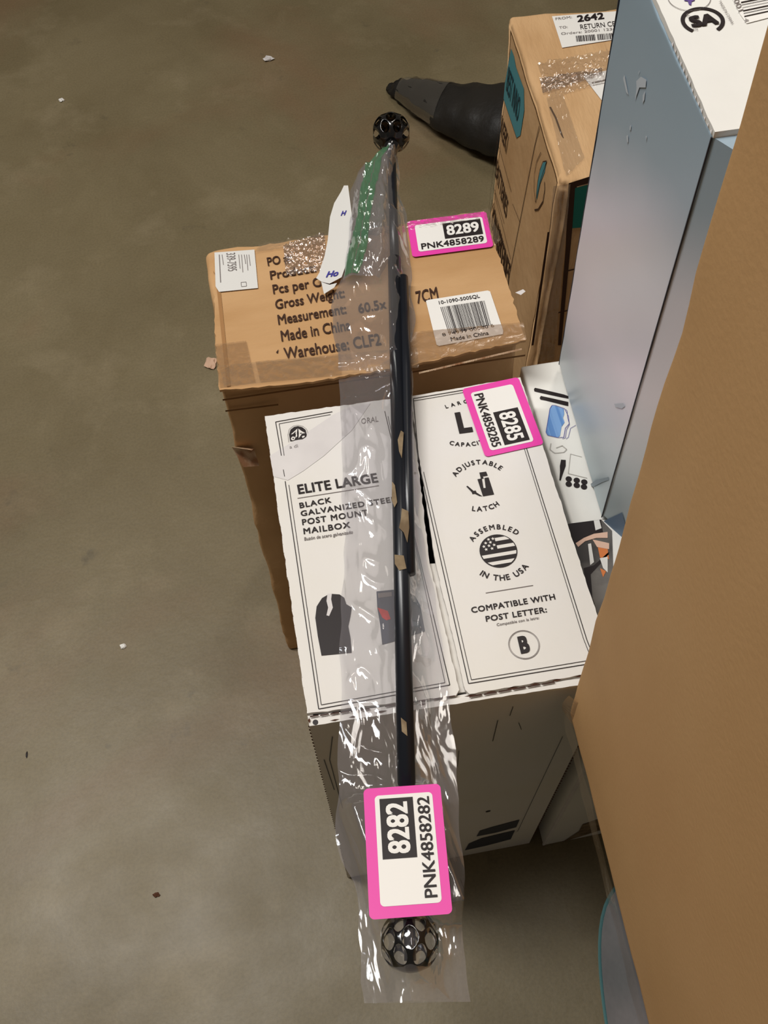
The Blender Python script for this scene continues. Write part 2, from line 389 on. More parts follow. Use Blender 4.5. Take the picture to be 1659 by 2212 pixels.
# brown flutes showing along the crushed edges
g = Geo()
def dash(p, d, l, wd, nrm, h=.0007):
    d = Vector(d).normalized(); nrm = Vector(nrm); s = d.cross(nrm).normalized()
    g.add([p-d*l/2, p-s*wd/2+nrm*h, p+d*l/2, p+s*wd/2+nrm*h*.6], [(0, 1, 2, 3)])
for i in range(34):
    t = (i+.5)/34
    dash(Vector((0.0006, BD*t+random.uniform(-.002, .002), BH-.0005)), (.1, 1, 0), random.uniform(.004, .0065), random.uniform(.0012, .0022), UP)
for i in range(75):
    t = (i+.5)/75; z = BH*t
    dash(Vector((-.0003, .0003, z)), (0, .1, 1), .0045, random.uniform(.001, .002), (-.5, -.8, 0), .0004)
for i in range(13):
    x = .02+i*.0175+random.uniform(-.003, .003)
    dash(Vector((x, .0008, BH-.001)), (1, .0, 0), random.uniform(.006, .011), random.uniform(.0012, .0022), (0, -.45, .9), .0009)
g.make('flute_edge', DARKEDGE, mb, label='brown corrugated flutes showing through the crushed white edges', kind='stuff')
g = Geo()
for a, b, l in (((668, 1549), (800, 1532), 1), ((830, 1527), (985, 1504), 1), ((1012, 1507), (1200, 1474), 1)):
    n = 6
    for i in range(n):
        p = T.px((a[0]+(b[0]-a[0])*(i+.5)/n, a[1]+(b[1]-a[1])*(i+.5)/n)); ln = (T.px(b)-T.px(a)).length/n
        g.add([p+Vector((-ln*.46, -.0004, .0006)), p+Vector((ln*.46, -.0004, .0006)), p+Vector((ln*.4, .0006+random.random()*.0006, .0006)), p+Vector((-ln*.4, .0008, .0006))], [(0, 1, 2, 3)])
g.make('fold_crack', INKB, mb)
gl = Geo(); gt = Geo(); gg = Geo()
T.pline(gl, [(718, 890), (595.4, 912), (608, 985)], .0007); T.pline(gl, [(714, 896), (603, 916), (614, 985)], .0005)
T.pline(gl, [(612, 1015), (615, 1030)], .0006); T.pline(gl, [(616, 1040), (688.4, 1532), (971.6, 1480), (831, 889)], .0007)
T.pline(gl, [(624, 1048), (694, 1523), (961, 1475), (838, 900)], .0005)
T.pline(gl, [(893, 861.5), (1097, 827)], .0007); T.pline(gl, [(894, 866.5), (1092, 833)], .0005)
T.pline(gl, [(1095, 835), (1267.5, 1383), (1287, 1432), (1012, 1477), (905, 1003), (893, 861.5)], .0007)
T.pline(gl, [(1092, 840), (1260, 1380), (1278, 1426), (1018, 1469), (915, 1020)], .0005)
gl.make('frame_lines', INK, mb)
T.line(gg, (642.5, 1077), (818.6, 1049.5), .0006); T.line(gg, (1049, 1281.5), (1151.4, 1265), .0006)
text(T, gt, 'ELITE LARGE', (645, 1067.6), (817.5, 1041.6), (641.4, 1048.8), .03, space=1.05)
text(T, gt, 'BLACK', (647.9, 1098.4), (716.2, 1085.7), (646, 1087.5), .022, space=1.15)
text(T, gt, 'GALVANIZED STEEL', (650.4, 1115.7), (843.9, 1085.7), (648.6, 1104.9), .022, prefix='GALVANIZED STEE', space=1.15)
text(T, gt, 'POST MOUNT', (653.3, 1134.9), (780.6, 1115.4), (651.8, 1123), .022, prefix='POST MOUN', space=1.15)
text(T, gt, 'MAILBOX', (656.2, 1154.4), (757, 1140), (654.8, 1142.5), .022, space=1.15)
text(T, gg, 'Buzón de acero galvanizado', (657.6, 1168.5), (742.6, 1156), (656.4, 1161.7), .01, prefix='Buzón de acero galvan', shear=.15)
text(T, gg, 'ORAL', (780.6, 916.5), (817.5, 911), (780, 905), .0)
text(T, gg, 'a di', (626, 970), (644, 967), (625, 963), .0)
arc_text(T, gt, 'LARGE', [(963.5, 883), (985, 877), (1022, 868)], .0038, bold=.02)
text(T, gt, 'L', (991.6, 935), (1021.5, 931), (982, 895), .06)
arc_text(T, gt, 'CAPACITY', [(970, 960.5), (1000, 965), (1056, 953)], .0042, bold=.02, out=False)
arc_text(T, gt, 'ADJUSTABLE', [(985, 1031), (1034, 1003.5), (1080, 1017)], .0046, bold=.02)
arc_text(T, gt, 'LATCH', [(1019, 1103.6), (1048, 1104), (1079, 1091.5)], .0046, bold=.02, out=False)
arc_text(T, gt, 'ASSEMBLED', [(1022, 1171.5), (1068, 1144), (1116, 1157)], .0046, bold=.02)
arc_text(T, gt, 'IN THE USA', [(1035.5, 1242), (1083, 1254.5), (1142, 1224)], .0050, bold=.02, out=False)
text(T, gt, 'COMPATIBLE WITH', (1019, 1324.5), (1200, 1295), (1016.4, 1313), .022, space=1.08)
text(T, gt, 'POST LETTER:', (1050, 1343.4), (1181.6, 1322.8), (1048, 1332), .022, space=1.08)
text(T, gg, 'Compatible con la letra:', (1073, 1353), (1164.4, 1337.5), (1072.2, 1347.5), .008)
text(T, gt, 'B', (1125, 1411.4), (1146, 1407.5), (1117, 1378), .05)
# latch pictogram, drawn flat like the print
Q = lambda z, s=2.911, ox=880, oy=780: [(ox+x/s, oy+y/s) for x, y in z]
T.poly(gt, Q([(440, 745), (468, 740), (478, 800), (492, 800), (484, 737), (510, 733), (545, 840), (475, 852)]))
T.poly(gt, Q([(452, 703), (495, 697), (505, 722), (474, 727), (480, 740), (462, 742)]))
T.poly(gt, Q([(370, 790), (378, 786), (416, 818), (430, 816), (434, 828), (472, 852), (452, 850), (424, 836), (408, 838), (404, 826)]))
gt.make('printed_lettering', INK, mb)
g = Geo(); c = T.px((1131.8, 1393)); T.disc(g, c, .0126, ring=.0004); T.disc(g, c, .0118, ring=.0003)
g.make('letter_ring', INKG, mb)
gg.make('small_print', INKG, mb)
# round flag pictogram
c = T.px((1076.5, 1190.5)); rr = .0160
g = Geo(); T.disc(g, c, rr); fb = g.make('flag_emblem', INK, mb)
g = Geo()
for k in range(4):
    y0 = rr*(.78-.46*k); y1 = y0-rr*.20
    for (a, b_) in ((y0, y1),):
        xl = lambda y: math.sqrt(max(0, (rr*.94)**2-y*y))
        x0 = (-.02*rr if k < 2 else None)
        seg = 10; vs = []
        for i in range(seg+1):
            y = a+(b_-a)*i/seg; L0 = -xl(y) if x0 is None else x0
            vs += [c+T.u*L0+T.v*y+T.n*.0009, c+T.u*xl(y)+T.v*y+T.n*.0009]
        g.add(vs, [(2*i, 2*i+1, 2*i+3, 2*i+2) for i in range(seg)])
for r_, xs in enumerate(((-.36, -.12), (-.56, -.3), (-.7, -.42, -.14), (-.62, -.3))):
    for x in xs:
        p = c+T.u*rr*x+T.v*rr*(.76-.19*r_)
        vs = [p+(T.u*math.cos(math.radians(90+36*i))+T.v*math.sin(math.radians(90+36*i)))*(rr*.10 if i % 2 == 0 else rr*.045)+T.n*.0009 for i in range(10)]
        g.add(vs, [tuple(range(10))])
g.make('stars_and_stripes', WHITE, fb)
# dome emblem
Z = lambda z: Q(z, 6.505, 580, 860)
g = Geo(); T.poly(g, Z([(305, 612), (290, 520), (310, 450), (360, 412), (415, 400), (475, 415), (520, 450), (538, 520), (530, 548), (480, 582), (425, 588)]), .0008)
em = g.make('dome_emblem', INK, mb)
g = Geo()
for P_ in ([(315, 520), (372, 470), (408, 438), (400, 500), (405, 545), (380, 570), (388, 510), (345, 515)],
           [(420, 438), (470, 475), (518, 500), (470, 510), (450, 540), (425, 575), (428, 500)],
           [(318, 572), (340, 548), (375, 556), (372, 590), (345, 604), (322, 596)], [(470, 548), (505, 535), (512, 552), (480, 572)]):
    T.poly(g, Z(P_), .0011)
g.make('emblem_leaves', WHITE, em)
g = Geo()
for P_ in ([(344, 515), (385, 478), (378, 515)], [(440, 500), (478, 498), (452, 515)], [(336, 578), (350, 565), (360, 578), (348, 590)]):
    T.poly(g, Z(P_), .0013)
g.make('emblem_hollows', INK, em)
g = Geo(); T.pline(g, Z([(285, 625), (272, 520), (292, 440), (350, 395), (415, 384), (485, 400), (535, 440), (556, 500)]), .0003)
g.make('emblem_outline', INKG, em)
# torn away facing paper
g = Geo(); T.poly(g, [(583, 985), (640, 950), (722, 895), (760, 878), (800, 872), (760, 930), (700, 985), (655, 1018), (622, 1038), (592, 1030)], .0004)
g.make('torn_patch', TORN, mb, label='grey patch where the white facing paper has torn away')
# printed mailboxes
Y = lambda z: Q(z, 2.765, 560, 800)
g = Geo(); T.poly(g, Y([(372, 1705), (350, 1590), (335, 1480), (343, 1412), (375, 1362), (420, 1336), (480, 1340), (508, 1360), (520, 1398), (553, 1418), (545, 1470), (532, 1530), (545, 1600), (552, 1688)]))
g.make('printed_mailbox', INK, mb)
g = Geo(); T.poly(g, Y([(408, 1338), (434, 1336), (430, 1370), (440, 1420), (418, 1470), (402, 1466), (412, 1420), (402, 1380)]), .0009)
g.make('torn_streak', TORN, mb)
g = Geo(); T.poly(g, Y([(700, 1322), (800, 1312), (880, 1322), (930, 1350), (962, 1405), (990, 1560), (900, 1590), (868, 1600), (800, 1622), (735, 1640), (722, 1520), (705, 1420)]))
g.make('printed_mailbox', NAVYP, mb)
g = Geo(); T.poly(g, Y([(706, 1420), (740, 1430), (768, 1440), (785, 1488), (760, 1496), (735, 1480)]), .0009); g.make('red_flag_print', RED, mb)
g = Geo(); T.poly(g, Y([(708, 1335), (790, 1326), (792, 1352), (712, 1362)]), .0009); g.make('grey_door_print', INKG, mb)
o_, u_, v_ = T.px((1048, 989)), None, None
A_, B_, C_, D_ = T.px((997.5, 842)), T.px((1119, 816)), T.px((1175, 965.5)), T.px((1048, 989))
# it reads from the far edge towards the near one; the letters' tops point right
u_ = D_-A_; v_ = B_-A_
sticker(T, A_ , u_, v_, '8285', mb)
# front face print
FP = Plane((0, 0, 0), (1, 0, 0), UP)
g = Geo(); FP.pline(g, [(718, 1590), (712, 1640), (740, 1745)], .0008); FP.pline(g, [(700, 1640), (722, 1705)], .0008)
FP.pline(g, [(1016, 1820), (1118, 1795), (1215, 1590)], .0006)
g.make('front_frame_lines', NAVYP, mb)
g = Geo()
FP.poly(g, [(1029, 1806), (1036, 1794), (1062, 1786), (1122, 1770), (1115, 1786), (1070, 1798)]); FP.poly(g, [(1004, 1836), (1012, 1822), (1040, 1810), (1112, 1793), (1103, 1812), (1050, 1826)])
g.make('printed_slats', NAVYP, mb)
g = Geo()
FP.line(g, (1075, 1555), (1064, 1600), .0007); FP.line(g, (1108, 1525), (1101, 1545), .0006); FP.line(g, (991, 1620), (988, 1655), .0005); FP.disc(g, (1054, 1752), .003, n=10); FP.line(g, (1120, 1560), (1126, 1575), .0005)
g.make('front_scratches', INK, mb)

# ------------------------------------------------------------------ brown carton behind it (8289)
BZ = .625
cx0, cy0, cw, cdp = -.0365, .334, .2890, .180
bc = root('brown_carton', 'brown cardboard carton behind the white mailbox carton, black shipping text and sticker 8289', 'box', (cx0, cy0, 0))
M = Matrix.Translation((cx0, cy0, 0))
crumpled('body', (cw, cdp, BZ-.003), M, KRAFT, bc, r=.005, amp=.006, reach=.018, seed=2.0)
T2 = horiz(BZ)
plate(T2, 'lid_flap', [(462, 560), (530, 536), (700, 508), (1046, 455), (1090, 590), (1128, 712), (1136, 734), (880, 790), (640, 828), (474, 842), (464, 700)], .003, KRAFT, bc, jag=.0022, step=.005, base=-.0035)
g = Geo()
for i in range(60):
    s = i/60; a = T2.px((905, 800)); b = T2.px((1128, 748)); p = a+(b-a)*s
    g.add([p+Vector((0, -.0006-random.random()*.0008, -.004)), p+Vector((.0016, -.0008, -.004)), p+Vector((.0016, .0004, -.003)), p+Vector((0, .0004, -.003))], [(0, 1, 2, 3)])
g.make('ragged_front_edge', KRAFTE, bc)
g = Geo(); T2.pline(g, [(468, 590), (474, 640), (484, 740), (494, 835)], .0035, .0003); g.make('flap_crease', mat('crease_brown', (160, 118, 76), .8, .2), bc)
g = Geo()
text(T2, g, 'PO #:', (578.9, 575), (607, 569.7), (575.9, 558), .014, prefix='PO')
text(T2, g, 'Product:', (584.5, 604.5), (678.7, 588.4), (582.4, 587), .014, prefix='Product')
text(T2, g, 'Pcs per Ctn:', (590.6, 635.7), (694, 618.8), (588, 616.6), .014, prefix='Pcs per C')
text(T2, g, 'Gross Weight:', (595.4, 668.7), (702.6, 650), (593.6, 649), .014, prefix='Gross We')
text(T2, g, 'Measurement:', (601.5, 702), (709, 684), (598.8, 681.7), .014, prefix='Measurem')
text(T2, g, '60.5x', (775, 677), (835, 666), (772, 658), .014)
text(T2, g, '7CM', (901, 656.5), (947.8, 645.7), (896.6, 631.4), .014)
text(T2, g, 'Made in China', (608.4, 738), (715.6, 720), (605.4, 716), .014, prefix='Made in C')
text(T2, g, 'Warehouse: CLF2', (615, 776.8), (824, 744.7), (611.9, 753), .014)
T2.poly(g, [(596, 762), (602, 755), (600, 764)])
g.make('printed_lettering', INKB, bc)
g = Geo(); T2.poly(g, [(463.6, 547), (549.8, 540.7), (557.5, 623.7), (473.4, 632), (466, 620)], .0010); lb = g.make('shipping_label', LABELG, bc, label='white creased paper label printed 339-7595')
g = Geo(); text(T2, g, '339-7595', (489, 549), (493, 588), (508, 547.5), .0, e=.0014); g.make('label_lettering', INKG, lb)
g = Geo()
for i, (x, l) in enumerate(((474, 60), (480, 22), (516, 30), (522, 38), (528, 20), (533, 34), (538, 24))):
    T2.line(g, (x, 552), (x+3, 552+l), .0006 if i else .0009, .0014)
for q in ([(521, 612), (532, 611)], [(532, 611), (533, 620)], [(533, 620), (522, 621)], [(522, 621), (521, 612)]): T2.line(g, q[0], q[1], .0005, .0014)
g.make('label_small_print', INKG, lb)
g = Geo(); T2.poly(g, [(920, 651.5), (924, 649.5), (1053, 629), (1058.5, 631), (1087, 716), (1086, 723), (948, 748.6), (943, 746)], .0010)
lb = g.make('barcode_label', LABEL, bc, label='white barcode label printed 10-1090-500SQL')
g = Geo(); text(T2, g, '10-1090-500SQL', (948.7, 659.6), (1036.8, 644.8), (947, 652.6), .006, e=.0014)
text(T2, g, '8 74959 00080 6', (956.5, 728.5), (1068, 707.8), (954, 722), .0, e=.0014)
text(T2, g, 'Made in China', (974.7, 739), (1056, 725), (972.5, 731), .004, e=.0014)
g.make('label_lettering', INK, lb)
g = Geo(); random.seed(5); x = 0.0
while x < .98:
    wd = random.choice((.008, .008, .014, .022)); 
    L0 = (951+x*97, 665.5-x*14.5); L1 = (969.5+x*93.5, 723-x*19); L0b = (951+(x+wd)*97, 665.5-(x+wd)*14.5); L1b = (969.5+(x+wd)*93.5, 723-(x+wd)*19)
    T2.poly(g, [L0, L0b, L1b, L1], .0014); x += wd+random.choice((.008, .012, .02))
g.make('barcode', INK, lb)
A_, B_, C_, D_ = T2.px((879, 481)), T2.px((1045, 457)), T2.px((1066, 535)), T2.px((891, 558))
sticker(T2, D_, C_-D_, A_-D_, '8289', bc, e=.0016)
sheet('tape', T2, [(464, 746), (532, 738), (552, 826), (474, 838)], TAPEB, bc, 30, 16, .0008, 24, 60)
sheet('tape', T2, [(552, 783), (735, 766), (738, 810), (562, 826)], TAPEB, bc, 40, 10, .0008, 24, 60, seed=2)
sheet('tape', T2, [(474, 792), (900, 752), (905, 796), (484, 838)], TAPE, bc, 60, 8, .0014, 40, 60, seed=3)
sheet('tape', T2, [(860, 722), (1130, 698), (1137, 735), (872, 790)], TAPEB, bc, 40, 10, .0008, 24, 60, seed=5)
sheet('tape', T2, [(560, 530), (1040, 458), (1036, 478), (552, 548)], TAPE, bc, 70, 8, .0022, 50, 90, seed=8, rag=.003)
sheet('wrinkled_tape', T2, [(612, 532), (700, 505), (712, 585), (618, 598)], TAPEW, bc, 50, 40, .0028, 14, 120, seed=11, rag=.003, label='crinkled shiny strip of clear packing tape')
sheet('tape', T2, [(1040, 455), (1056, 452), (1082, 520), (1066, 535)], TAPE, bc, 20, 20, .0020, 14, 60, seed=15, rag=.002)
F2 = Plane((cx0, cy0, 0), (1, 0, 0), UP)
g = Geo()
for p in (((480, 856), (1132, 760)), ((486, 880), (600, 866))): F2.line(g, p[0], p[1], .0025, .0045)
g.make('front_crease', mat('deep_crease', (120, 84, 48), .8, .2), bc)
g = Geo(); p = T2.px((1113, 632)); g.add([p, p+Vector((.008, .001, .002)), p+Vector((.009, -.004, .004)), p+Vector((.004, -.006, .002))], [(0, 1, 2, 3)]); g.make('torn_flake', TORN, bc)
g = Geo(); p = F2.px((500, 965))
g.add([p, p+Vector((.022, -.004, -.004)), p+Vector((.024, -.008, -.03)), p+Vector((.008, -.012, -.022))], [(0, 1, 2, 3)]); g.add([p+Vector((.0, -.003, .004)), p+Vector((.020, -.009, .001)), p+Vector((.022, -.004, -.004)), p], [(0, 1, 2, 3)])
g.make('dented_corner', KRAFTE, bc)

# ------------------------------------------------------------------ low white printed carton at the right of the mailbox carton
LZ = .568
lx, ly = .2610, -.006
lc = root('printed_carton', 'white carton with printed product pictures between the mailbox carton and the slate blue box', 'box', (lx, ly, 0))
yb = horiz(LZ).px((1135, 789)).y
crumpled('body', (.36, yb-ly, LZ), Matrix.Translation((lx, ly, 0)), WHITE2, lc, r=.003, amp=.001, reach=.01, seed=6.0)
TL = horiz(LZ)
V3 = lambda z: Q(z, 3.0733, 1120, 760)
g = Geo(); TL.poly(g, V3([(102, 250), (110, 241), (150, 250), (300, 285), (330, 296), (330, 312), (290, 305), (130, 270), (105, 264)])); TL.poly(g, V3([(140, 308), (148, 295), (200, 306), (330, 335), (330, 362), (310, 358), (180, 325), (145, 318)]))
g.make('printed_knives', INK, lc); g = Geo()
TL.poly(g, V3([(282, 718), (313, 720), (313, 760), (300, 795), (288, 830), (280, 856), (270, 854), (275, 800), (274, 760)]))
g.make('printed_bottle', INK, lc); g = Geo()
for x, y in ((333, 846), (386, 855), (436, 866), (333, 880), (386, 888), (434, 898)): TL.disc(g, V3([(x, y)])[0], .0030, n=16)
g.make('printed_dots', INK, lc)
g = Geo(); TL.poly(g, V3([(210, 380), (222, 360), (240, 360), (300, 380), (303, 415), (295, 440), (306, 470), (285, 500), (275, 560), (262, 570), (195, 555), (183, 535)])); g.make('printed_blue_card', CYANC, lc)
g = Geo(); TL.pline(g, V3([(208, 380), (222, 358), (245, 359), (305, 380), (330, 430), (336, 480), (310, 510), (300, 570), (262, 573), (193, 557), (182, 536), (208, 380)]), .0005, .0009)
TL.pline(g, V3([(312, 384), (322, 395), (325, 440), (338, 485), (318, 520), (310, 575), (290, 580)]), .0004, .0009); TL.pline(g, V3([(380, 490), (345, 510), (330, 570), (315, 582)]), .0004, .0009)
g.make('printed_outline', BLUEINK, lc)
g = Geo(); TL.pline(g, V3([(345, 680), (330, 810), (455, 840)]), .0008); TL.pline(g, V3([(345, 680), (420, 700)]), .0005); TL.pline(g, V3([(215, 610), (208, 650), (240, 675), (300, 670), (320, 650), (290, 625), (250, 640)]), .001)
g.make('printed_faint_parts', FAINT, lc)
g = Geo(); TL.poly(g, V3([(345, 1215), (330, 1143), (548, 1115), (620, 1190), (640, 1800), (560, 1830)])); ph = g.make('printed_photograph', PHOTOG, lc)
g = Geo(); TL.poly(g, V3([(250, 1150), (330, 1146), (545, 1118), (560, 1200), (500, 1212), (430, 1245), (360, 1290)]), .0009)
TL.poly(g, V3([(430, 1440), (500, 1420), (600, 1330), (600, 1345), (510, 1445), (478, 1480), (490, 1640), (460, 1600)]), .0011); g.make('photo_dark_area', INK, ph)
g = Geo(); TL.poly(g, V3([(378, 1275), (432, 1240), (500, 1212), (590, 1200), (590, 1240), (515, 1240), (440, 1262), (395, 1300)]), .0013); TL.poly(g, V3([(490, 1250), (600, 1275), (600, 1315), (520, 1300)]), .0013); g.make('photo_pale_rails', SKIN, ph)
g = Geo(); TL.poly(g, V3([(498, 1125), (535, 1120), (550, 1175), (510, 1190)]), .0013); TL.poly(g, V3([(460, 1280), (480, 1275), (500, 1400), (475, 1420)]), .0012); TL.poly(g, V3([(538, 1375), (590, 1365), (590, 1470), (560, 1440)]), .0014); g.make('photo_white_parts', LABELG, ph)
g = Geo(); TL.poly(g, V3([(525, 1300), (590, 1310), (600, 1380), (540, 1370)]), .0011); TL.poly(g, V3([(540, 1440), (580, 1460), (560, 1500)]), .0011); g.make('photo_orange_part', ORANGE, ph)
LF = Plane((lx, ly, 0), (1, 0, 0), UP)
g = Geo(); g.box((lx-.0008, ly-.0012, .004), (.0032, 0, 0), (0, .0025, 0), (0, 0, LZ-.01)); g.make('corner_edge', TORN, lc)
g = Geo(); LF.poly(g, [(1215, 1818), (1250, 1795), (1258, 1780), (1305, 1765), (1305, 1790)]); g.make('front_print', TAN, lc)
g = Geo()
for i in range(60):
    z = .01+i*.0093; g.add([(BW+.0006, .004, z), (BW+.0046+random.random()*.001, .003, z+.002), (BW+.0046, .003, z+.0065), (BW+.0006, .004, z+.0075)], [(0, 1, 2, 3)])
g.make('flute_edge', DARKEDGE, mb, kind='stuff')

# ------------------------------------------------------------------ tall brown carton at the back
TZ = .58
tf = Vector((.3691, .5912, 0)); tyaw = -.0648
RT = Matrix.Rotation(tyaw, 3, 'Z')
tc_ = root('tall_carton', 'brown carton with teal and brown printed side and a return label 2642 on top', 'box', tf, RT)
crumpled('body', (.33, .3193, TZ), Matrix.Translation(tf) @ RT.to_4x4(), KRAFTD, tc_, r=.006, amp=.0045, reach=.02, seed=9.0)
TT = horiz(TZ)
LS = Plane(tf, RT @ Vector((0, -1, 0)), UP)
W2 = lambda z: Q(z, 5.8192, 1040, 100)
g = Geo(); LS.poly(g, W2([(380, 30), (415, 120), (440, 260), (490, 400), (540, 530), (545, 800), (495, 1120), (450, 1150), (360, 880), (285, 660), (300, 480), (340, 250)]), .0008); tp = g.make('teal_panel', TEALP, tc_)
g = Geo(); text(LS, g, 'BEST INNO', W2([(320, 540)])[0], W2([(465, 960)])[0], W2([(355, 250)])[0], .01, e=.0014); g.make('teal_panel_lettering', mat('dark_teal_ink', (24, 62, 74), .6, .3), tp)
g = Geo()
LS.pline(g, W2([(375, 30), (285, 560), (205, 1180), (130, 1750), (90, 2150)]), .0012, .0008)
LS.pline(g, W2([(285, 660), (450, 1160)]), .0012, .0008); LS.pline(g, W2([(205, 1190), (380, 1830)]), .0012, .0008); LS.pline(g, W2([(145, 1710), (290, 2230)]), .0012, .0008)
LS.pline(g, [(1166, 272), (1155, 320), (1100, 600)], .0018, .0008); LS.pline(g, [(1066, 405), (1104, 560)], .0012, .0008); LS.pline(g, [(1108, 440), (1124, 480)], .001, .0008)
g.make('printed_rules', INKB, tc_)
g = Geo()
for s, a, b, c in (('WEEK1', (235, 1080), (315, 1350), (265, 860)), ('BATTERIES', (175, 1610), (315, 2170), (200, 1400)), ('LI-ION WORK', (105, 2170), (240, 2700), (140, 1920))):
    text(LS, g, s, W2([a])[0], W2([b])[0], W2([c])[0], .02, e=.0008)
text(LS, g, 'BATTERIES', (1066, 520), (1098, 625), (1071, 470), .02, e=.0008)
g.make('printed_lettering', INKB, tc_)
g = Geo(); LS.pline(g, W2([(755, 1330), (700, 1450), (672, 1600), (668, 1800), (685, 1960), (745, 1700), (800, 1530), (828, 1440), (780, 1450), (740, 1560), (715, 1700), (700, 1850), (690, 1960)]), .0012, .0009)
LS.pline(g, W2([(800, 1700), (803, 1800), (780, 1950), (720, 2050), (675, 2058)]), .0022, .0009); g.make('oval_emblem_outline', INKB, tc_)
g = Geo(); LS.poly(g, W2([(825, 1440), (800, 1580), (745, 1720), (700, 1930), (695, 1850), (712, 1700), (745, 1550), (780, 1460)]), .0007); g.make('oval_emblem', TEALP, tc_)
g = Geo()
V2 = lambda z: Q(z, 2.9678, 1100, 0)
TT.poly(g, [(1192, 37), (1345, 25), (1335, 86), (1214, 105)], .0012); lb = g.make('return_label', LABEL, tc_, label='white return label printed 2642 RETURN CENTER')
g = Geo(); text(TT, g, '2642', (1247, 50), (1305, 43), (1245, 37), .03, e=.0018); text(TT, g, 'RETURN CENTER', (1254, 66), (1329, 58.5), (1252, 56), .0, prefix='RETURN CE', e=.0018)
random.seed(3)
for x0, x1 in ((1243, 1284), (1289, 1325)):
    x = x0
    while x < x1:
        wd = random.choice((1, 1.5, 2.4)); TT.poly(g, [(x, 80-(x-1243)*.075), (x+wd, 80-(x-1243)*.075), (x+wd+2, 92.5-(x-1243)*.075), (x+2, 92.5-(x-1243)*.075)], .0018); x += wd+random.choice((1, 1.6))
g.make('label_lettering', INK, lb)
g = Geo(); text(TT, g, 'FROM:', (1200, 46), (1235, 42), (1199, 41), .0, e=.0018); text(TT, g, 'TO:', (1208, 65), (1226, 63), (1207, 60), .0, e=.0018); text(TT, g, 'Orders: 20001 1234', (1212, 78), (1330, 67), (1211, 73), .0, e=.0018); g.make('label_small_print', INKG, lb)
g = Geo(); TT.poly(g, [(1258, 165), (1330, 150), (1305, 226)], .0012); lb = g.make('torn_label', LABEL, tc_)
g = Geo(); TT.line(g, (1278, 182), (1320, 172), .0022, .0018); TT.line(g, (1280, 187), (1315, 180), .0006, .0018); g.make('label_small_print', INKG, lb)
sheet('tape', TT, [(1160, 140), (1320, 110), (1314, 180), (1185, 215)], TAPE, tc_, 50, 30, .0045, 16, 150, seed=21, rag=.003)
sheet('wrinkled_tape', TT, [(1165, 172), (1300, 150), (1300, 165), (1172, 205)], TAPEW, tc_, 50, 16, .004, 8, 120, seed=25, rag=.004)
sheet('tape', TT, [(1180, 215), (1215, 205), (1262, 345), (1222, 385)], TAPE, tc_, 20, 50, .003, 10, 120, seed=29, rag=.003)
g = Geo(); TT.pline(g, [(1188, 232), (1200, 255), (1216, 300)], .0022, .0008); g.make('lid_split', INKB, tc_)
FS = Plane(tf, RT @ Vector((1, 0, 0)), UP)
g = Geo(); FS.poly(g, [(1242, 405), (1300, 390), (1300, 487), (1236, 492)], .0009); g.make('deep_teal_panel', TEALD, tc_)
g = Geo(); FS.poly(g, [(1228, 395), (1290, 375), (1290, 390), (1246, 402), (1236, 492), (1212, 745), (1205, 745), (1222, 530)], .0007)
FS.pline(g, [(1185, 500), (1150, 745)], .003, .0009); FS.pline(g, [(1224, 585), (1245, 580)], .002); FS.pline(g, [(1206, 675), (1235, 668)], .002); g.make('front_rules', INKB, tc_)
sheet('tape', FS, [(1195, 400), (1232, 395), (1196, 775), (1160, 780)], TAPEB, tc_, 16, 50, .002, 12, 100, seed=33)

# ------------------------------------------------------------------ slate blue box standing on the printed carton
bl = Vector((.2886, .1600, LZ+.003)); RB = rotm(.0256, -.0418, -.047)
bb = root('slate_blue_box', 'tall slate blue box with a white top, leaning behind the near kraft carton', 'box', bl, RB)
HB, DB, WB = .4254, .1776, .30
MB_ = Matrix.Translation(bl) @ RB.to_4x4()
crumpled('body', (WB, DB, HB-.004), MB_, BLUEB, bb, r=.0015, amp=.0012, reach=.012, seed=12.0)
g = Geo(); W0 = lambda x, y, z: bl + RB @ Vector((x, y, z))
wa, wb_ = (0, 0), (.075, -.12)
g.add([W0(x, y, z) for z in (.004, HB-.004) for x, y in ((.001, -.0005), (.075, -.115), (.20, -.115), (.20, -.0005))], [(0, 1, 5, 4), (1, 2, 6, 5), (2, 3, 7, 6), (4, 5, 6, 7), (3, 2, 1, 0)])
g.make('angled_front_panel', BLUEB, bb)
WP = Plane(W0(.001, -.0005, 0), RB @ Vector((.074, -.1145, 0)), RB @ Vector((0, 0, 1)))
g = Geo(); WP.poly(g, [(1304, 1125), (1345, 1106), (1360, 1160), (1322, 1168), (1312, 1142)], .0008); g.make('steel_blue_band', STEELB, bb)
TB = Plane(bl + RB @ Vector((0, 0, HB)), RB @ Vector((1, 0, 0)), RB @ Vector((0, 1, 0)))
B0 = lambda x, y, z=HB: bl + RB @ Vector((x, y, z))
plate(TB, 'lid', [B0(.0005, -.001), B0(WB, -.001), B0(WB, DB), B0(.0005, DB)], .004, WHITE2, bb, jag=.0005, step=.006, world=True, base=-.004)
LB = Plane(bl, RB @ Vector((0, -1, 0)), RB @ Vector((0, 0, 1)))
g = Geo(); q = [B0(-.0004, -.0006, z) for z in (.0, HB-.004)]
g.box(q[0], RB @ Vector((.0008, 0, 0)), RB @ Vector((0, .0008, 0)), q[1]-q[0]); g.make('corner_seam', BLUESEAM, bb)
g = Geo(); g.box(B0(-.0003, DB-.001, 0), RB @ Vector((.001, 0, 0)), RB @ Vector((0, .0012, 0)), RB @ Vector((0, 0, HB-.004))); g.make('back_edge', BLUESEAM, bb)
g = Geo()
